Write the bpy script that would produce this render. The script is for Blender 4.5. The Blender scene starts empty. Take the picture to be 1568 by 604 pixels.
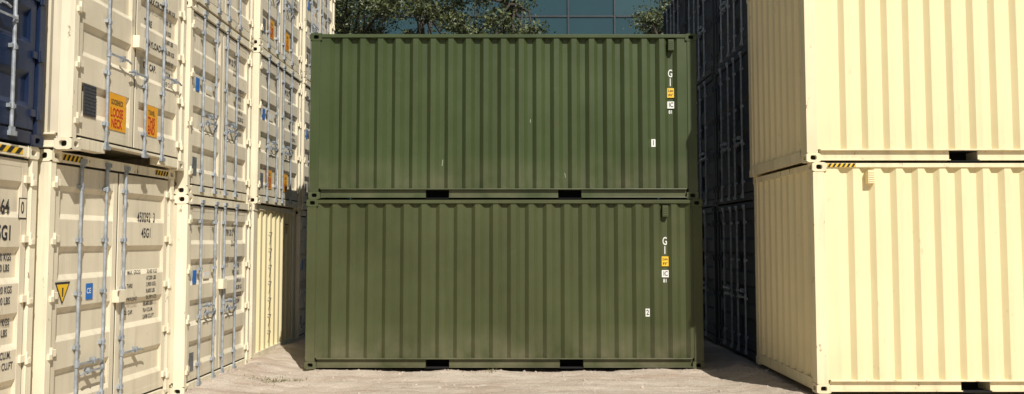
import bpy, math, random
from mathutils import Vector, Matrix, noise as mnoise
random.seed(7)
scene = bpy.context.scene
R = math.radians
# ------------------------------------------------------------------ materials
def new_mat(name):
    m = bpy.data.materials.new(name); m.use_nodes = True
    nt = m.node_tree; b = nt.nodes['Principled BSDF']
    return m, nt, b
def N(nt, t, **kw):
    n = nt.nodes.new(t)
    for k, v in kw.items():
        if k in n.inputs: n.inputs[k].default_value = v
        else: setattr(n, k, v)
    return n
def ramp(nt, fac, p0, p1, c0=(0,0,0,1), c1=(1,1,1,1)):
    r = nt.nodes.new('ShaderNodeValToRGB')
    r.color_ramp.elements[0].position = p0; r.color_ramp.elements[0].color = c0
    r.color_ramp.elements[1].position = p1; r.color_ramp.elements[1].color = c1
    nt.links.new(fac, r.inputs[0]); return r.outputs[0]
def mix(nt, fac, a, b, mode='MIX'):
    m = nt.nodes.new('ShaderNodeMix'); m.data_type = 'RGBA'; m.blend_type = mode
    if isinstance(fac, (int, float)): m.inputs[0].default_value = fac
    else: nt.links.new(fac, m.inputs[0])
    for i, v in ((6, a), (7, b)):
        if isinstance(v, tuple): m.inputs[i].default_value = (*v[:3], 1)
        else: nt.links.new(v, m.inputs[i])
    return m.outputs[2]
def mul(nt, a, b):
    m = nt.nodes.new('ShaderNodeMath'); m.operation = 'MULTIPLY'
    for i, v in ((0, a), (1, b)):
        if isinstance(v, (int, float)): m.inputs[i].default_value = v
        else: nt.links.new(v, m.inputs[i])
    return m.outputs[0]
def paint(name, col, rust=0.5, dust=0.35, dustcol=(.36,.29,.21), rough=.5, vary=.10, dirt=0.3, dent=.25, spec=.35):
    m, nt, b = new_mat(name)
    tc = N(nt, 'ShaderNodeTexCoord'); oi = N(nt, 'ShaderNodeObjectInfo')
    off = N(nt, 'ShaderNodeVectorMath', operation='MULTIPLY_ADD')
    comb = N(nt, 'ShaderNodeCombineXYZ')
    nt.links.new(oi.outputs['Random'], comb.inputs[0]); nt.links.new(oi.outputs['Random'], comb.inputs[1])
    nt.links.new(comb.outputs[0], off.inputs[0]); off.inputs[1].default_value = (31, 57, 0)
    nt.links.new(tc.outputs['Object'], off.inputs[2])
    P = off.outputs[0]
    def noise(scale, detail=4, rgh=.55, stretch=None):
        n = N(nt, 'ShaderNodeTexNoise', Scale=scale, Detail=detail, Roughness=rgh)
        if stretch:
            mp = N(nt, 'ShaderNodeMapping'); mp.inputs['Scale'].default_value = stretch
            nt.links.new(P, mp.inputs[0]); nt.links.new(mp.outputs[0], n.inputs['Vector'])
        else: nt.links.new(P, n.inputs['Vector'])
        return n.outputs['Fac']
    dark = tuple(c*(1-vary*2.2) for c in col); light = tuple(min(.95, c*(1+vary)) for c in col)
    big = noise(.9, 3)
    base = mix(nt, ramp(nt, big, .3, .7), dark, light)
    st = ramp(nt, noise(1.0, 4, .6, (9, 9, .5)), .5, .75)
    base = mix(nt, mul(nt, st, dirt), base, tuple(c*.5 for c in col))
    sc = ramp(nt, noise(2.2, 6, .7, (1, 1, 3)), .64, .72)
    base = mix(nt, mul(nt, sc, .2), base, tuple(min(.9, c*1.35+.03) for c in col))
    ra = ramp(nt, noise(7, 7, .68, (1.2, 1.2, .55)), .635, .69)
    base = mix(nt, mul(nt, ra, rust), base, (.12, .05, .022))
    sx = N(nt, 'ShaderNodeSeparateXYZ'); nt.links.new(tc.outputs['Object'], sx.inputs[0])
    lo = ramp(nt, sx.outputs[2], .0, .7, (1,1,1,1), (0,0,0,1))
    dn = ramp(nt, noise(2.6, 4), .3, .75)
    base = mix(nt, mul(nt, mul(nt, lo, dn), dust), base, dustcol)
    nt.links.new(base, b.inputs['Base Color'])
    rr = ramp(nt, big, .2, .8, (rough-.06,)*3+(1,), (rough+.12,)*3+(1,))
    nt.links.new(rr, b.inputs['Roughness'])
    b.inputs['Specular IOR Level'].default_value = spec
    bp = N(nt, 'ShaderNodeBump', Strength=dent, Distance=.02)
    nt.links.new(noise(2.4, 2, .5), bp.inputs['Height'])
    nt.links.new(bp.outputs[0], b.inputs['Normal'])
    return m
def plain(name, col, rough=.6, metal=0., vary=.2, scale=8):
    m, nt, b = new_mat(name)
    tc = N(nt, 'ShaderNodeTexCoord'); n = N(nt, 'ShaderNodeTexNoise', Scale=scale, Detail=4)
    nt.links.new(tc.outputs['Object'], n.inputs['Vector'])
    c = mix(nt, ramp(nt, n.outputs['Fac'], .3, .7), tuple(x*(1-vary) for x in col), tuple(min(.95, x*(1+vary)) for x in col))
    nt.links.new(c, b.inputs['Base Color'])
    b.inputs['Roughness'].default_value = rough; b.inputs['Metallic'].default_value = metal
    return m
M = {}
M['green_hi'] = paint('green_paint', (.052,.073,.026), rust=.25, dust=.25, rough=.38, vary=.08, dirt=.32)
M['green_lo'] = paint('olive_green_paint', (.063,.074,.027), rust=.2, dust=.35, rough=.48, vary=.09, dirt=.27)
M['cream'] = paint('cream_paint', (.83,.72,.43), rust=.15, dust=.25, rough=.55, vary=.02, dirt=.12, dent=.2)
M['cream_frame'] = paint('worn_cream_paint', (.84,.74,.48), rust=.8, dust=.3, rough=.5, vary=.04, dirt=.42)
M['beige'] = paint('beige_paint', (.76,.68,.51), rust=.3, dust=.25, rough=.5, vary=.06, dirt=.35)
M['beige_frame'] = paint('worn_beige_paint', (.86,.78,.58), rust=.9, dust=.3, rough=.5, vary=.06, dirt=.55)
M['navy'] = paint('navy_paint', (.010,.022,.060), rust=.3, dust=.1, rough=.35, vary=.15)
M['shaded_slate'] = paint('shaded_slate_paint', (.060,.070,.080), rust=.4, dust=.2, rough=.6, vary=.15, spec=.2)  # grey-blue paint, darkened so the colour carries the gap's deep shade
M['black'] = plain('dark_interior_shade', (.006,.006,.006), .95)  # near-black colour stands in for shade inside casting holes and fork pockets
M['gasket'] = plain('rubber_gasket', (.015,.015,.015), .8)
M['galv'] = plain('galvanised_steel', (.34,.37,.40), .5, .25, .3, 14)
M['white'] = plain('white_marking', (.78,.78,.74), .6, 0, .06)
M['ink'] = plain('black_marking', (.03,.03,.035), .6, 0, .2)
M['greyink'] = plain('faded_marking', (.06,.06,.07), .6, 0, .3)
M['yellow'] = plain('yellow_sticker', (.80,.50,.03), .5, 0, .08)
M['orange'] = plain('orange_sticker', (.80,.38,.03), .5, 0, .08)
M['red'] = plain('red_print', (.50,.03,.02), .5, 0, .1)
M['blue'] = plain('blue_sticker', (.03,.16,.50), .5, 0, .1)
M['steelplate'] = plain('brushed_plate', (.20,.21,.22), .5, .4, .25, 20)
M['mesh'] = plain('vent_grille_dark', (.05,.05,.055), .7, 0, .4, 60)

# ------------------------------------------------------------------ mesh builder
class MB:
    def __init__(s): s.v=[]; s.f=[]; s.m=[]
    def box(s, x0,x1,y0,y1,z0,z1, mi=0):
        if x0>x1: x0,x1=x1,x0
        if y0>y1: y0,y1=y1,y0
        i=len(s.v)
        s.v += [(x0,y0,z0),(x1,y0,z0),(x1,y1,z0),(x0,y1,z0),(x0,y0,z1),(x1,y0,z1),(x1,y1,z1),(x0,y1,z1)]
        s.f += [(i,i+3,i+2,i+1),(i+4,i+5,i+6,i+7),(i,i+1,i+5,i+4),(i+1,i+2,i+6,i+5),(i+2,i+3,i+7,i+6),(i+3,i,i+4,i+7)]
        s.m += [mi]*6
    def poly(s, pts, mi=0):
        i=len(s.v); s.v += [tuple(p) for p in pts]; s.f.append(tuple(range(i,i+len(pts)))); s.m.append(mi)
    def cyl(s, p0, p1, r0, r1=None, n=10, mi=0, cap=True):
        if r1 is None: r1=r0
        p0=Vector(p0); p1=Vector(p1); d=(p1-p0)
        q=d.to_track_quat('Z','Y'); i=len(s.v)
        for p,r in ((p0,r0),(p1,r1)):
            for k in range(n):
                a=2*math.pi*k/n
                s.v.append(tuple(p+q@Vector((r*math.cos(a),r*math.sin(a),0))))
        for k in range(n):
            s.f.append((i+k,i+(k+1)%n,i+n+(k+1)%n,i+n+k)); s.m.append(mi)
        if cap:
            s.f.append(tuple(i+n+k for k in range(n))); s.m.append(mi)
            s.f.append(tuple(i+n-1-k for k in range(n))); s.m.append(mi)
    def sweep(s, prof, a, b, mi=0):
        i=len(s.v); n=len(prof)
        for t in (a,b):
            for p in prof: s.v.append(p(t))
        for k in range(n-1):
            s.f.append((i+k,i+k+1,i+n+k+1,i+n+k)); s.m.append(mi)
    def hole_plate(s, c, u, v, w, h, ow, oh, depth, mi=0, md=1, n=20):
        c=Vector(c); u=Vector(u); v=Vector(v); nn=u.cross(v)
        i=len(s.v)
        rect=[];oval=[]
        for k in range(n):
            a=2*math.pi*(k+.5)/n; ca,sa=math.cos(a),math.sin(a)
            t=min((w/2)/max(abs(ca),1e-6),(h/2)/max(abs(sa),1e-6))
            rect.append(c+u*(ca*t)+v*(sa*t))
            e=.6
            oval.append(c+u*(math.copysign(abs(ca)**e,ca)*ow/2)+v*(math.copysign(abs(sa)**e,sa)*oh/2))
        deep=[p-nn*depth for p in oval]
        s.v += [tuple(p) for p in rect+oval+deep]
        for k in range(n):
            k2=(k+1)%n
            s.f.append((i+k,i+k2,i+n+k2,i+n+k)); s.m.append(mi)
            s.f.append((i+n+k,i+n+k2,i+2*n+k2,i+2*n+k)); s.m.append(mi)
        s.f.append(tuple(i+2*n+k for k in range(n))); s.m.append(md)
    def build(s, name, parent, mats, bevel=0, smooth=False):
        me=bpy.data.meshes.new(name); me.from_pydata(s.v,[],s.f)
        for m in mats: me.materials.append(m)
        me.polygons.foreach_set('material_index', s.m)
        if smooth: me.polygons.foreach_set('use_smooth',[True]*len(s.f))
        me.update()
        o=bpy.data.objects.new(name, me); scene.collection.objects.link(o)
        if parent: o.parent=parent
        if bevel:
            b=o.modifiers.new('bevel','BEVEL'); b.width=bevel; b.segments=2; b.limit_method='ANGLE'
        return o
def empty(name, loc=(0,0,0), rot=0):
    e=bpy.data.objects.new(name,None); e.location=loc; e.rotation_euler=(0,0,rot)
    e.empty_display_size=.3
    scene.collection.objects.link(e); return e
def press_depth(z, half, H):
    a,b=.230,H-.208; per=(b-a)/4
    for k in range(4):
        c=a+(k+.5)*per
        if abs(z-c)+half<.118: return .072-.034
        if abs(z-c)+half<.150: return (.17-(abs(z-c)+half))/.055*.038
    return 0.
def text(parent, s, loc, size, face, mat, sx=.8, align='LEFT', name='lettering', bold=.018, H=None):
    if H and face=='x': loc=(loc[0]-press_depth(loc[2],size*.36,H)*.97,loc[1],loc[2])
    cu=bpy.data.curves.new(name,'FONT'); cu.body=s; cu.size=size; cu.align_x=align; cu.align_y='CENTER'
    cu.materials.append(mat); cu.resolution_u=3; cu.offset=size*bold
    o=bpy.data.objects.new(name,cu); scene.collection.objects.link(o); o.parent=parent
    o.location=loc; o.rotation_euler=(R(90),0,R(90) if face=='x' else 0); o.scale=(sx,1,1)
    return o

W=2.438
def castings(mb, L, H):
    for x0,sx in ((0,1),(L,-1)):
        for y0,sy in ((0,1),(W,-1)):
            for z0,z1 in ((0,.118),(H-.118,H)):
                cx0,cx1=sorted((x0,x0+sx*.178)); cy0,cy1=sorted((y0,y0+sy*.162))
                mb.poly([(cx0,cy0,z0),(cx0,cy1,z0),(cx1,cy1,z0),(cx1,cy0,z0)])
                mb.poly([(cx0,cy0,z1),(cx1,cy0,z1),(cx1,cy1,z1),(cx0,cy1,z1)])
                xi=x0+sx*.178; mb.poly([(xi,cy0,z0),(xi,cy1,z0),(xi,cy1,z1),(xi,cy0,z1)])
                yi=y0+sy*.162; mb.poly([(cx0,yi,z0),(cx1,yi,z0),(cx1,yi,z1),(cx0,yi,z1)])
                cz=(z0+z1)/2
                mb.hole_plate((x0,(cy0+cy1)/2,cz),(0,-sx,0) ,(0,0,1),.162,.118,.075,.055,.045,0,1)
                mb.hole_plate(((cx0+cx1)/2,y0,cz),(sy,0,0),(0,0,1),.178,.118,.08,.06,.045,0,1)

def corr_profile(a, b, per, o, i, flat_o, slope):
    n=int((b-a)//per); m=(b-a-n*per)/2
    pts=[(a,o)]
    t=a+m
    for k in range(n):
        fi=per-flat_o-2*slope
        t0=t+k*per+flat_o/2
        pts += [(t0,o),(t0+slope,i),(t0+slope+fi,i),(t0+2*slope+fi,o)]
    pts.append((b,o)); return pts

def end_wall(fr, pn, H, xf, s):
    X=lambda d: xf+s*d
    fr.box(X(.010),X(.07),.162,W-.162,H-.092,H-.010)
    fr.box(X(.010),X(.06),.162,W-.162,.022,.165)
    pr=corr_profile(.15,W-.15,.255,.022,.066,.095,.040)
    pn.sweep([ (lambda z,t=t,d=d:(X(d),t,z)) for t,d in pr],.165,H-.092)

def doors(e, fr, H, L, paintm, framem, rods, lock=True, notch=False, handle_z=1.15):
    fr.box(L-.14,L-.006,.162,W-.162,H-.112,H-.010)
    if notch:
        fr.box(L-.14,L-.012,.162,.62,.022,.135); fr.box(L-.14,L-.012,1.82,W-.162,.022,.135)
        fr.box(L-.14,L-.012,.62,1.82,.105,.135)
    else: fr.box(L-.14,L-.012,.162,W-.162,.022,.135)
    gk=MB()
    gk.box(L-.12,L-.100,.092,W-.092,.1355,H-.1125)
    zt=H-.1125
    gk.box(L-.0995,L-.046,.0925,.120,.136,zt); gk.box(L-.0995,L-.046,W-.120,W-.0925,.136,zt)
    gk.box(L-.0995,L-.046,1.196,1.242,.136,zt)
    for ya,yb in ((.1205,1.1955),(1.2425,W-.1205)):
        gk.box(L-.0995,L-.046,ya,yb,.136,.170); gk.box(L-.0995,L-.046,ya,yb,H-.150,zt)
    gk.build('door_gasket',e,[M['gasket']])
    dr=MB(); z0,z1=.160,H-.138
    for ya,yb in ((.114,1.203),(1.235,W-.114)):
        fw=.080
        dr.box(L-.045,L-.032,ya,ya+fw,z0,z1); dr.box(L-.045,L-.032,yb-fw,yb,z0,z1)
        dr.box(L-.0445,L-.032,ya+fw,yb-fw,z0,z0+.07); dr.box(L-.0445,L-.032,ya+fw,yb-fw,z1-.07,z1)
        a,b=z0+.07,z1-.07; n=4; per=(b-a)/n
        pts=[(a,.034)]
        for k in range(n):
            c=a+(k+.5)*per
            pts += [(c-.17,.034),(c-.115,.072),(c+.115,.072),(c+.17,.034)]
        pts.append((b,.034))
        dr.sweep([(lambda y,t=t,d=d:(L-d,y,t)) for t,d in pts][::-1],ya+fw,yb-fw)
        for yy in (ya+fw-.001,yb-fw+.001):
            dr.poly([(L-.0446,yy,z0+.01),(L-.0446,yy,z1-.01),(L-.085,yy,z1-.01),(L-.085,yy,z0+.01)])
    dr.build('cargo_doors',e,[paintm],bevel=.003)
    g=MB(); xr=L-.006
    for ri,y in enumerate(rods):
        g.cyl((xr,y,.06),(xr,y,H-.05),.0165,n=10)
        for zc,dz in ((.085,1),(H-.07,-1)):
            g.box(L-.012,L+.022,y-.045,y+.045,zc-.022,zc+.022)
            g.box(L-.0115,L+.012,y-.03,y+.03,zc+dz*.022,zc+dz*.062)
        nz=5 if H>2.7 else 4
        for k in range(nz):
            zz=.34+(H-.68)*k/(nz-1)
            g.box(L-.034,L+.004,y-.042,y+.042,zz-.018,zz+.018)
            g.cyl((xr,y,zz-.03),(xr,y,zz+.03),.022,n=10)
        hz=handle_z+(.0 if ri%2 else .10)
        dirn=1 if ri%2==0 else -1
        g.cyl((xr+.004,y,hz-.035),(xr+.004,y,hz+.035),.024,n=10)
        g.box(L+.018,L+.027,y,y+dirn*.36,hz-.011,hz+.011)
        g.box(L-.033,L+.030,y+dirn*.26,y+dirn*.28,hz-.03,hz+.035)
        g.cyl((L+.022,y+dirn*.36,hz),(L+.022,y+dirn*.42,hz-.02),.011,n=8)
    g.build('locking_rods',e,[M['galv']])
    h=MB()
    nh=5 if H>2.7 else 4
    for k in range(nh):
        zz=.32+(H-.64)*k/(nh-1)
        for ys,s in ((.0,1),(W,-1)):
            h.box(L-.0315,L-.006,ys+s*.092,ys+s*.175,zz-.035,zz+.035)
            h.box(L-.060,L+.012,ys+s*.040,ys+s*.088,zz-.055,zz-.0)
            h.cyl((L-.004,ys+s*.092,zz-.06),(L-.004,ys+s*.092,zz+.06),.014,n=8)
    if lock:
        h.box(L-.031,L+.045,1.15,1.30,1.30,1.44)
    h.build('hinges',e,[framem],bevel=.004)

def container(loc, rot, L, H, pm, fm, end0='wall', end1='wall', pockets=False, rods=(.45,.97,1.46,1.98), notch=False, handle_z=1.15, lock=True, anchor=None, name='shipping_container', depth=.050, slope=.060):
    if anchor:
        c,s=math.cos(rot),math.sin(rot)
        loc=(loc[0]-c*L, loc[1]-s*L, loc[2])
    e=empty(name,loc,rot)
    cs=MB(); castings(cs,L,H); cs.build('corner_castings',e,[fm,M['black']])
    fr=MB(); pn=MB(); dk=MB()
    for xa,xb,end in ((.008,.150,end0),(L-.150,L-.008,end1)):
        wy=.150 if end=='wall' else .090
        fr.box(xa,xb,.006,wy,.118,H-.118); fr.box(xa,xb,W-wy,W-.006,.118,H-.118)
    pk=[]
    if pockets: pk=[(L/2-1.025-.18,L/2-1.025+.18),(L/2+1.025-.18,L/2+1.025+.18)]
    for y0,s in ((0,1),(W,-1)):
        Y=lambda d:y0+s*d
        fr.box(.178,L-.178,Y(.002),Y(.085),H-.066,H-.012)
        fr.box(.178,L-.178,Y(-.006),Y(.085),.148,.166)
        xs=[.178]
        for a,b in pk: xs += [a,b]
        xs.append(L-.178)
        for k in range(0,len(xs),2):
            fr.box(xs[k],xs[k+1],Y(.044),Y(.058),.036,.148)
            fr.box(xs[k],xs[k+1],Y(.004),Y(.058),.022,.036)
        pr=corr_profile(.150,L-.150,.2745,.018,.018+depth,.078,slope)
        pn.sweep([(lambda z,t=t,d=d:(t,Y(d),z)) for t,d in pr][::s],.166,H-.066)
    for a,b in pk:
        fr.box(a-.008,a,.058,W-.058,.022,.148); fr.box(b,b+.008,.058,W-.058,.022,.148)
        dk.box(a,b,.30,W-.30,.024,.146)  # black block closes the pocket, standing in for its shaded depth
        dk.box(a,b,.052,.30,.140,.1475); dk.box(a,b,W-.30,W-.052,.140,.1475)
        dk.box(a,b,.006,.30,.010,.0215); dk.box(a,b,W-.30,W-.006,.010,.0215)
    pr=corr_profile(.15,L-.15,.209,.016,.036,.09,.02)
    pn.sweep([(lambda y,t=t,d=d:(t,y,H-d)) for t,d in pr],.086,W-.086)
    fr.box(.15,L-.15,.086,W-.086,.149,.1655)
    if end0=='wall': end_wall(fr,pn,H,0,1)
    if end1=='wall': end_wall(fr,pn,H,L,-1)
    if end1=='doors': doors(e,fr,H,L,pm,fm,rods,lock=lock,notch=notch,handle_z=handle_z)
    fr.build('frame',e,[fm],bevel=.004)
    pn.build('corrugated_panels',e,[pm])
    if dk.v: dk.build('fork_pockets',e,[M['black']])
    return e

# ---------------------------------------------------------------- marking helpers
def vent(e, x, H, mat, yy=.006):
    v=MB()
    v.box(x-.045,x+.045,yy-.024,yy+.066,H-.27,H-.10)
    for k in range(5): v.box(x-.035,x+.035,yy-.030,yy-.024,H-.25+k*.028,H-.238+k*.028)
    v.build('air_vent',e,[mat],bevel=.004)
def hazard(e, a0, a1, z0, z1, plane, face, n=6):
    mb=MB(); w=(a1-a0)/n
    def P(a,z,o=0): return (a,plane-o,z) if face=='y' else (plane+o,a,z)
    mb.poly([P(a0,z0),P(a1,z0),P(a1,z1),P(a0,z1)],0)
    for k in range(n):
        a=a0+k*w
        mb.poly([P(a,z0,.0025),P(a+w*.5,z0,.0025),P(min(a+w,a1),z1,.0025),P(a+w*.5,z1,.0025)],1)
    mb.build('hazard_stripe',e,[M['yellow'],M['gasket']])
def plate(e, a0,a1,z0,z1,plane,face,mat,name='sticker'):
    mb=MB()
    if face=='x': mb.box(plane,plane+.003,a0,a1,z0,z1)
    else: mb.box(a0,a1,plane-.003,plane,z0,z1)
    return mb.build(name,e,[mat])
def tri(e, a, z, s, plane, mat=None):
    mb=MB(); 
    for k,(ss,mi) in enumerate(((s,0),(s*.78,1))):
        x=plane+.002*(k+1)
        mb.poly([(x,a-ss/2,z+ss*.45),(x,a,z-ss*.5),(x,a+ss/2,z+ss*.45)],mi)
    mb.poly([(plane+.006,a-.012,z+.05),(plane+.006,a-.008,z-.04),(plane+.006,a+.008,z-.04),(plane+.006,a+.012,z+.05)],0)
    mb.build('warning_triangle',e,[M['ink'],M['yellow']])

# ================================================================== GREEN STACK
GX,GY=-3.16,12.04
def green_marks(e, H, num, x0, dz=0, depth=.05):
    q=.018+depth-.003; p=.018+depth*.74
    text(e,'G',(x0,q,2.0+dz),.170,'y',M['white'],.60,'CENTER',bold=.012)
    text(e,'1',(x0,q,1.86+dz),.170,'y',M['white'],.60,'CENTER',bold=.012)
    plate(e,x0-.052,x0+.052,1.62+dz,1.77+dz,p,'y',M['yellow'],'height_sticker')
    text(e,'2.6m',(x0,p-.006,1.728+dz),.052,'y',M['ink'],.8,'CENTER')
    text(e,"8'6\"",(x0,p-.006,1.66+dz),.052,'y',M['ink'],.9,'CENTER')
    plate(e,x0-.052,x0+.052,1.45+dz,1.56+dz,p,'y',M['white'],'class_plate')
    text(e,'IC',(x0+.005,p-.006,1.505+dz),.10,'y',M['green_hi'],.75,'CENTER')
    text(e,'81',(x0,q,1.395+dz),.078,'y',M['white'],.8,'CENTER')
    xb=x0-.2745
    plate(e,xb-.032,xb+.032,.85+dz,.97+dz,q,'y',M['white'],'number_plate')
    text(e,num,(xb,q-.006,.91+dz),.11,'y',M['green_hi'],.8,'CENTER')
def inner_x(L,k):
    n=int((L-.3)//.2745); m=(L-.3-n*.2745)/2
    return .15+m+(k+.5)*.2745
g1=container((GX,GY,.04),0,6.09,2.591,M['green_lo'],M['green_lo'],pockets=True,depth=.048,slope=.060)
g2=container((GX+.02,GY+.02,.04+2.591),R(.15),6.02,2.591,M['green_hi'],M['green_hi'],pockets=True,depth=.062,slope=.060)
x1=inner_x(6.09,19); x2=inner_x(6.02,19)
green_marks(g1,2.591,'2',x1,-.06,.048); green_marks(g2,2.591,'1',x2,-.03,.062)
vent(g1,x1,2.591,M['green_lo']); vent(g2,x2,2.591,M['green_hi'])
sm=MB()
for (xx,zz,dx,dz) in ((inner_x(6.02,6),.52,.012,.10),(inner_x(6.02,11),1.20,.004,.05),(inner_x(6.02,13),.34,-.014,.07)):
    y=.018+.062-.0025
    sm.poly([(xx,y,zz),(xx+.006,y,zz),(xx+.006+dx,y,zz+dz),(xx+dx,y,zz+dz)])
sm.build('scratches',g2,[plain('bare_scratch',(.42,.45,.34),.6)])

# ================================================================== RIGHT CREAM STACK
HC=2.896
RX,RY=3.78,9.88
r1=container((RX+.02,RY,.09),0,6.058,HC,M['cream'],M['cream_frame'],pockets=True)
r2=container((RX-.05,RY+.0,.09+HC),R(-.3),6.058,HC,M['cream'],M['cream_frame'],pockets=True)
r3=container((RX,RY+.02,.09+2*HC),0,6.058,HC,M['cream'],M['cream_frame'],pockets=True)
hazard(r1,.19,.55,HC-.062,HC-.016,-.0005,'y',6)
vent(r1,.74,HC,M['cream']); vent(r2,.74,HC,M['cream'])
# ================================================================== LEFT ROW (doors to the aisle)
A=True
def door_text_hc(e, L, num, typ, u0=1.74):
    p=L-.030
    text(e,num,(p,u0-.12,2.27),.16,'x',M['ink'],.62,H=HC)
    text(e,typ,(p,u0-.02,2.08),.16,'x',M['ink'],.62,H=HC)
    lines=['MAX. GROSS  30,480 KGS','            67,200 LBS','TARE         3,900 KGS','             8,600 LBS','PAYLOAD     26,580 KGS','            58,600 LBS','CU. CAP.      76.4 CU.M.','             2,698 CU.FT']
    for i,s in enumerate(lines):
        a,b=s[:12].strip(),s[12:].strip()
        if a: text(e,a,(p,u0-.30,1.62-i*.078),.066,'x',M['ink'],.75,H=HC)
        text(e,b,(p,u0+.12,1.62-i*.078),.066,'x',M['ink'],.75,H=HC)
c0=container((-4.68,5.15,0),R(-2),12.192,HC,M['beige'],M['beige_frame'],end1='doors',anchor=A,rods=(.45,.97,1.46))
p=12.192-.030
text(c0,'55264',(p,1.80,2.30),.19,'x',M['ink'],.62,H=HC,bold=.025)
text(c0,'45G1',(p,1.86,2.06),.19,'x',M['ink'],.62,H=HC,bold=.025)
for i,s in enumerate(['30,480 KGS','67,200 LBS','','3,820 KGS','8,420 LBS','','26,660 KGS','58,780 LBS','','76.4 CU.M.','2,698 CU.FT']):
    if s: text(c0,s,(p,1.90,1.84-i*.10),.092,'x',M['greyink'],.62,H=HC)
plate(c0,2.205,2.315,2.20,2.40,p-.001,'x',M['ink'],'check_digit_box'); plate(c0,2.213,2.307,2.212,2.388,p+.003,'x',M['beige_frame'],'check_digit_field')
text(c0,'0',(p+.008,2.226,2.30),.16,'x',M['ink'],.58)
hazard(c0,1.5,2.2,HC-.09,HC-.03,12.192-.003,'x',6)
cb=container((-4.66,5.17,HC),R(-2),12.192,HC,M['navy'],M['navy'],end1='doors',anchor=A)
c1=container((-4.53,7.68,0),R(-4),12.192,HC,M['beige'],M['beige_frame'],end1='doors',anchor=A,rods=(.50,.95,1.32),handle_z=.62)
door_text_hc(c1,12.192,'450292  3','45G1')
tri(c1,.27,1.47,.24,12.192-.030)
plate(c1,.66,.78,1.37,1.54,12.192-.030,'x',M['blue']); text(c1,'CE',(12.192-.026,.67,1.46),.08,'x',M['white'],.8)
plate(c1,.20,.36,.20,.38,12.192-.030,'x',M['steelplate'],'data_plate')
hazard(c1,.17,.5,HC-.09,HC-.03,12.192-.003,'x',5); hazard(c1,1.95,2.27,HC-.09,HC-.03,12.192-.003,'x',5)
c1u=container((-4.34,7.68,HC),R(-2.2),12.192,HC,M['beige'],M['beige_frame'],end1='doors',anchor=A,rods=(.62,1.42,1.84),notch=True,handle_z=1.0)
def grille(e,L,a0,a1,z0,z1):
    mb=MB(); mb.box(L-.029,L-.022,a0,a1,z0,z1)
    n=9
    for k in range(n):
        t=a0+(a1-a0)*(k+.5)/n; mb.box(L-.022,L-.018,t-.003,t+.003,z0,z1)
        t=z0+(z1-z0)*(k+.5)/n; mb.box(L-.0215,L-.0175,a0,a1,t-.003,t+.003)
    mb.build('vent_grille',e,[M['mesh']])
grille(c1u,12.192,.22,.44,.38,.70)
def orange(e,L,a,z,w,h,t1,t2,s=.13):
    plate(e,a,a+w,z,z+h,L-.030,'x',M['orange'])
    text(e,t1,(L-.025,a+w/2,z+h*.76),s*.62,'x',M['ink'],.50,'CENTER'); text(e,t2[0],(L-.025,a+w/2,z+h*.47),s*1.05,'x',M['red'],.60,'CENTER',bold=.03)
    text(e,t2[1],(L-.025,a+w/2,z+h*.18),s*1.05,'x',M['red'],.60,'CENTER',bold=.03)
orange(c1u,12.192,.66,.30,.38,.40,'GOOSENECK',('LOOSE','NECK'),.13)
orange(c1u,12.192,1.46,.34,.30,.36,'TUNNEL',('THIS','END'),.13)
for i,(a,b) in enumerate([('MAX.GROSS','30,480 KGS'),('','67,200 LBS'),('TARE','3,900 KGS'),('','8,600 LBS'),('PAYLOAD','26,580 KGS'),('','58,600 LBS'),('CU. CAP.','76.4 CU.M.'),('','2,698 CU.FT')]):
    if a: text(c1u,a,(p,1.46,1.95-i*.13),.11,'x',M['ink'],.7,H=HC)
    text(c1u,b,(p,1.92,1.95-i*.13),.08,'x',M['ink'],.6,H=HC)
text(c1u,'33092 1',(p,1.65,2.45),.15,'x',M['ink'],.6,H=HC); text(c1u,'45G1',(p,1.65,2.25),.15,'x',M['ink'],.6,H=HC)

ST=2.591; L20=6.058
def std_marks(e, L, num):
    p=L-.030
    text(e,num,(p,1.50,2.11),.13,'x',M['greyink'],.6,H=ST); text(e,'22G1',(p,1.62,1.95),.12,'x',M['greyink'],.6,H=ST)
    for i,(a,b) in enumerate([('MAX.GR','30,480 KG'),('','67,200 LB'),('TARE','2,200 KG'),('','4,850 LB'),('NET','28,280 KG'),('','62,350 LB'),('CU.CAP','33.2 CU.M')]):
        if a: text(e,a,(p,1.34,1.72-i*.11),.09,'x',M['greyink'],.62,H=ST)
        text(e,b,(p,1.86,1.72-i*.11),.09,'x',M['greyink'],.62,H=ST)
    plate(e,.26,.38,1.42,1.60,p,'x',M['blue']); plate(e,.62,.82,1.50,1.56,p,'x',M['white'])
    plate(e,.20,.34,.28,.52,p,'x',M['steelplate'],'data_plate')
RD=(.48,.94,1.32,1.76)
def col(y, xs, rots, ends, base=0, orange_on=()):
    z=base
    for i,(x,r,en) in enumerate(zip(xs,rots,ends)):
        e=container((x,y+random.uniform(-.015,.015),z),R(r),L20,ST,M['beige'] if en=='doors' else M['cream'],M['beige_frame'],end0='wall',end1=en,anchor=A,rods=tuple(q+random.uniform(-.03,.03) for q in RD),handle_z=random.uniform(.95,1.1),lock=(i==0))
        if en=='doors': std_marks(e,L20,random.choice(['789120 2','771 271 4','223619 0','640912 7']))
        if i in orange_on:
            orange(e,L20,.52,.28,.26,.32,'LOOK',('THIS','END'),.11); orange(e,L20,1.40,.28,.26,.32,'LOOK',('AT','TOP'),.11)
        z+=ST
        yield e
k2=list(col(10.16,(-4.20,-4.22,-4.20),(-.5,-.3,0),('doors','doors','doors')))
k3=list(col(12.66,(-4.16,-4.12,-4.12),(0,-1.2,-1.0),('wall','doors','doors'),0,(1,2)))
k4=list(col(15.18,(-4.1,-4.05,-4.05),(0,0,-.5),('doors','doors','doors'),0))
tri(k3[0],1.9,2.2,.22,L20-.020)
hk=MB()
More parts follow.
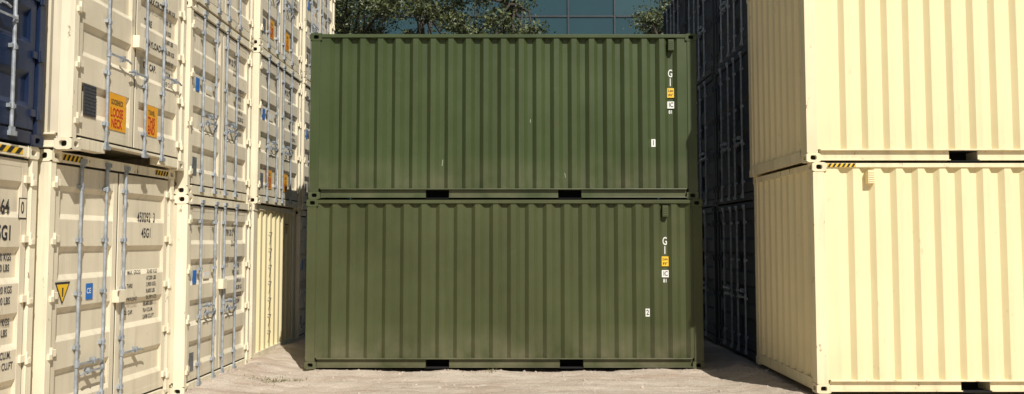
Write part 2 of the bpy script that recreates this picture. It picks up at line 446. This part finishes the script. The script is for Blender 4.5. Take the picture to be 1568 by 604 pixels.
for a in (.86,):
    for k in range(7):
        z=.45+k*.28
        hk.cyl((L20-.022,a,z),(L20+.03,a,z+.0),.006,n=6); hk.cyl((L20+.03,a,z),(L20+.02,a-.05,z-.10),.006,n=6)
hk.build('lashing_hooks',k3[0],[M['ink']])

# ================================================================== ROW BEHIND THE RIGHT STACK (doors face -x)
for j,y in enumerate((12.44,14.94,17.44)):
    for i in range(3):
        xf=3.86+random.uniform(-.04,.04)
        e=container((xf+L20,y+W,.05+i*ST),math.pi,L20,ST,M['shaded_slate'],M['shaded_slate'],end1='doors',rods=RD,handle_z=1.0,lock=False)

# ================================================================== GROUND
def ground_mat():
    m,nt,b=new_mat('dry_dirt')
    tc=N(nt,'ShaderNodeTexCoord'); P=tc.outputs['Object']
    def noise(scale,detail=6,rgh=.6,stretch=None):
        n=N(nt,'ShaderNodeTexNoise',Scale=scale,Detail=detail,Roughness=rgh)
        if stretch:
            mp=N(nt,'ShaderNodeMapping'); mp.inputs['Scale'].default_value=stretch
            nt.links.new(P,mp.inputs[0]); nt.links.new(mp.outputs[0],n.inputs['Vector'])
        else: nt.links.new(P,n.inputs['Vector'])
        return n.outputs['Fac']
    c=mix(nt,ramp(nt,noise(.8,7),.35,.65),(.47,.385,.30),(.61,.53,.435))
    c=mix(nt,ramp(nt,noise(1.0,8,.65,(.7,5,1)),.50,.70),c,(.37,.27,.20))
    c=mix(nt,ramp(nt,noise(1.7,8,.7,(.8,2.5,1)),.54,.70),c,(.66,.59,.50))
    c=mix(nt,mul(nt,ramp(nt,noise(45,4),.50,.68),.45),c,(.30,.23,.17))
    c=mix(nt,mul(nt,ramp(nt,noise(110,3),.56,.66),.5),c,(.72,.65,.56))
    nt.links.new(c,b.inputs['Base Color']); b.inputs['Roughness'].default_value=.95
    b.inputs['Specular IOR Level'].default_value=.15
    bp=N(nt,'ShaderNodeBump',Strength=.8,Distance=.03); nt.links.new(noise(26,9,.7),bp.inputs['Height'])
    nt.links.new(bp.outputs[0],b.inputs['Normal']); return m
def gz(x,y):
    if abs(x)>14 or y<-3 or y>22: return 0
    z=.030*mnoise.noise(Vector((x*.7,y*1.1,3)))+.018*mnoise.noise(Vector((x*2.3,y*3.0,1)))+.010*mnoise.noise(Vector((x*7,y*9,5)))+.006*mnoise.noise(Vector((x*19,y*21,5)))
    for yc,w in ((10.55,.10),(10.95,.09),(11.45,.10)):
        yy=yc+.12*math.sin(x*.5)+.06*math.sin(x*1.3)
        z-=.026*math.exp(-((y-yy)/w)**2)*(.6+.4*mnoise.noise(Vector((x*.8,yc,0))))
    z+=.13*math.exp(-((x+4.0)/.42)**2)*(1 if y>11.0 else math.exp(-((y-11.0)/.8)**2))*(.8+.5*mnoise.noise(Vector((x*3,y*3,9))))
    z+=.07*math.exp(-((x-3.6)/.30)**2)*(.8+.5*mnoise.noise(Vector((x*3,y*3,2))))
    if -3.3<x<3.1: z+=.035*math.exp(-((y-12.0)/.16)**2)*(.3+1.5*abs(mnoise.noise(Vector((x*1.6,4,2)))))
    return z
xs=[-400,-150,-60,-25,-14]+[-8+i*.045 for i in range(int(16/.045)+1)]+[14,25,60,150,400]
ys=[-400,-100,-30,-8]+[-3+i*.4 for i in range(30)]+[9.2+i*.035 for i in range(int(3.8/.035)+1)]+[13.2+i*.5 for i in range(18)]+[30,60,150,400]
vv=[(x,y,gz(x,y)) for y in ys for x in xs]; nx=len(xs)
ff=[(j*nx+i,j*nx+i+1,(j+1)*nx+i+1,(j+1)*nx+i) for j in range(len(ys)-1) for i in range(nx-1)]
me=bpy.data.meshes.new('ground'); me.from_pydata(vv,[],ff); me.polygons.foreach_set('use_smooth',[True]*len(ff))
me.materials.append(ground_mat()); go=bpy.data.objects.new('ground',me); scene.collection.objects.link(go)
pb=MB(); 
for k in range(2000):
    x=random.uniform(-4.3,3.9); y=random.uniform(9.4,12.15)
    if random.random()<.2: y=12.1-abs(random.gauss(0,.25))
    if random.random()<.15: x=random.choice([-4.0+random.gauss(0,.2),3.6+random.gauss(0,.15)])
    r=min(.03,.004+random.expovariate(1/.005)); z=gz(x,y)
    i=len(pb.v); a0=random.random()*6
    top=(x+random.uniform(-.2,.2)*r,y,z+r*.9)
    ring=[(x+r*math.cos(a0+q*1.257)*random.uniform(.7,1.2),y+r*math.sin(a0+q*1.257)*random.uniform(.7,1.2),z+r*random.uniform(.1,.4)) for q in range(5)]
    low=[(px,py,z-.01) for px,py,pz in ring]
    pb.v+= [top]+ring+low
    for q in range(5):
        q2=(q+1)%5
        pb.f.append((i,i+1+q,i+1+q2)); pb.m.append(0)
        pb.f.append((i+1+q,i+6+q,i+6+q2,i+1+q2)); pb.m.append(0)
pb.build('pebbles',None,[plain('stone',(.42,.35,.29),.9,0,.4,5)])
wd=MB()
for cx,cy,n,s in ((-3.40,11.2,110,.15),(-3.15,11.35,30,.1),(-.3,11.9,20,.06)):
    for k in range(n):
        x=cx+random.gauss(0,s); y=cy+random.gauss(0,s*.7); z=gz(x,y)
        h=random.uniform(.015,.055); a=random.random()*6.28; l=random.uniform(0,.06); w=.005
        dx,dy=math.cos(a),math.sin(a)
        wd.poly([(x-dy*w,y+dx*w,z-.01),(x+dy*w,y-dx*w,z-.01),(x+dx*l*.5+dy*w,y+dy*l*.5-dx*w,z+h*.6),(x+dx*l,y+dy*l,z+h)],0)
wd.build('weeds',None,[plain('dry_weed',(.15,.15,.06),.8,0,.3,6)])

# ================================================================== TREES
leafm,nt,b=new_mat('foliage')
gi=N(nt,'ShaderNodeNewGeometry'); 
c=mix(nt,gi.outputs['Random Per Island'],(.016,.030,.008),(.15,.17,.065))
nt.links.new(c,b.inputs['Base Color']); b.inputs['Roughness'].default_value=.45
barkm=plain('bark',(.05,.04,.03),.9,0,.4,10)
def tree(loc, spread, zc, rz, nclump, nleaf, seed):
    rnd=random.Random(seed)
    e=empty('tree',loc)
    tr=MB(); cl=[]
    base=Vector((0,0,-.1)); fork=Vector((.1,0,zc*.42))
    tr.cyl(base,fork,.24,.17,n=10)
    for k in range(nclump):
        while True:
            p=Vector((rnd.uniform(-1,1),rnd.uniform(-1,1),rnd.uniform(-1,1)))
            if .35<p.length<1: break
        p=Vector((p.x*spread,p.y*spread*.75,zc+p.z*rz))
        cl.append(p)
    mains=[]
    for k in range(6):
        t=cl[k]*1.0; mid=fork.lerp(t,.5)+Vector((rnd.uniform(-.3,.3),rnd.uniform(-.3,.3),.3))
        tr.cyl(fork,mid,.13,.085,n=8); tr.cyl(mid,t,.085,.03,n=7); mains.append(mid); mains.append(t)
    for t in cl[6:]:
        m=min(mains,key=lambda q:(q-t).length)
        md=m.lerp(t,.5)+Vector((rnd.uniform(-.2,.2),rnd.uniform(-.2,.2),rnd.uniform(0,.3)))
        tr.cyl(m,md,.045,.028,n=5,cap=False); tr.cyl(md,t,.028,.008,n=5,cap=False)
    tr.build('trunk_and_limbs',e,[barkm],smooth=True)
    V=[];F=[]
    for t in cl:
        rr=rnd.uniform(.35,.75)
        for k in range(int(nleaf*rr/.55)):
            d=Vector((rnd.gauss(0,1),rnd.gauss(0,1),rnd.gauss(0,.6)))*rr*.42
            p=t+d
            ax=Vector((rnd.gauss(0,1),rnd.gauss(0,1),rnd.gauss(-.4,.7))).normalized()
            sd=ax.cross(Vector((rnd.gauss(0,1),rnd.gauss(0,1),rnd.gauss(0,1)))).normalized()
            l=rnd.uniform(.07,.13); w=l*.24
            i=len(V); V+= [tuple(p-ax*l*.5),tuple(p+sd*w),tuple(p+ax*l*.5),tuple(p-sd*w)]; F.append((i,i+1,i+2,i+3))
    me=bpy.data.meshes.new('foliage'); me.from_pydata(V,[],F); me.materials.append(leafm)
    o=bpy.data.objects.new('foliage',me); scene.collection.objects.link(o); o.parent=e
tree((-2.4,20.5,0),3.7,7.5,2.5,125,380,3)
tree((5.6,22.5,0),1.9,7.8,2.3,55,380,5)

# ================================================================== GLASS BUILDING
bd=empty('glass_office_building',(0,46,0))
gm=[]
for i,cc in enumerate(((.026,.062,.072),(.038,.080,.090),(.018,.048,.058))):
    m,nt,b=new_mat('tinted_glass_%d'%i)
    b.inputs['Base Color'].default_value=(*cc,1); b.inputs['Roughness'].default_value=.08
    b.inputs['Specular IOR Level'].default_value=.7
    tc=N(nt,'ShaderNodeTexCoord'); n=N(nt,'ShaderNodeTexNoise',Scale=.35,Detail=3); nt.links.new(tc.outputs['Object'],n.inputs['Vector'])
    bp=N(nt,'ShaderNodeBump',Strength=.25,Distance=.2); nt.links.new(n.outputs['Fac'],bp.inputs['Height']); nt.links.new(bp.outputs[0],b.inputs['Normal'])
    gm.append(m)
gl=MB(); fr=MB(); sx,sz=2.75,3.4; z00=15.3-4*3.4
for i in range(-14,16):
    for j in range(-1,6):
        x=i*sx+.6; z=z00+j*sz
        gl.poly([(x,0,max(z,0)),(x+sx,0,max(z,0)),(x+sx,0,z+sz),(x,0,z+sz)],random.choice([0,0,1,2]))
for i in range(-14,17): fr.box(i*sx+.6-.05,i*sx+.6+.05,-.10,.02,0,z00+6*sz)
for j in range(0,7): fr.box(-14*sx+.6,16*sx+.6,-.06,.03,z00+j*sz-.05,z00+j*sz+.05)
gl.build('glazing',bd,gm); fr.build('mullions',bd,[plain('mullion_metal',(.05,.06,.065),.4,.5)])
sh=MB(); sh.box(-14*sx+.6,16*sx+.6,.05,14,0,z00+6*sz+.3); sh.build('building_core',bd,[plain('dark_core',(.08,.08,.08),.8)])

# ================================================================== LIGHT, WORLD, CAMERA
phi,el=R(25),R(44)
S=Vector((math.sin(phi)*math.cos(el),-math.cos(phi)*math.cos(el),math.sin(el)))
sd=bpy.data.lights.new('sun','SUN'); sd.energy=5.0; sd.angle=R(.5); sd.color=(1,.955,.88)
so=bpy.data.objects.new('sun',sd); so.rotation_euler=S.to_track_quat('Z','Y').to_euler(); so.location=S*40; scene.collection.objects.link(so)
w=bpy.data.worlds.new('World'); scene.world=w; w.use_nodes=True
nt=w.node_tree; bg=nt.nodes['Background']; sk=nt.nodes.new('ShaderNodeTexSky'); sk.sky_type='NISHITA'; sk.sun_disc=False
sk.sun_elevation=el; sk.sun_rotation=math.pi-phi; nt.links.new(sk.outputs[0],bg.inputs[0]); bg.inputs[1].default_value=.05
cd=bpy.data.cameras.new('camera'); cd.sensor_width=36; cd.lens=36*1200/1568; cd.clip_end=1500
co=bpy.data.objects.new('camera',cd); co.location=(0,0,2.0); co.rotation_euler=(R(90+3.15),0,0); scene.collection.objects.link(co); scene.camera=co
scene.view_settings.view_transform='Standard'; scene.view_settings.look='None'; scene.view_settings.exposure=0
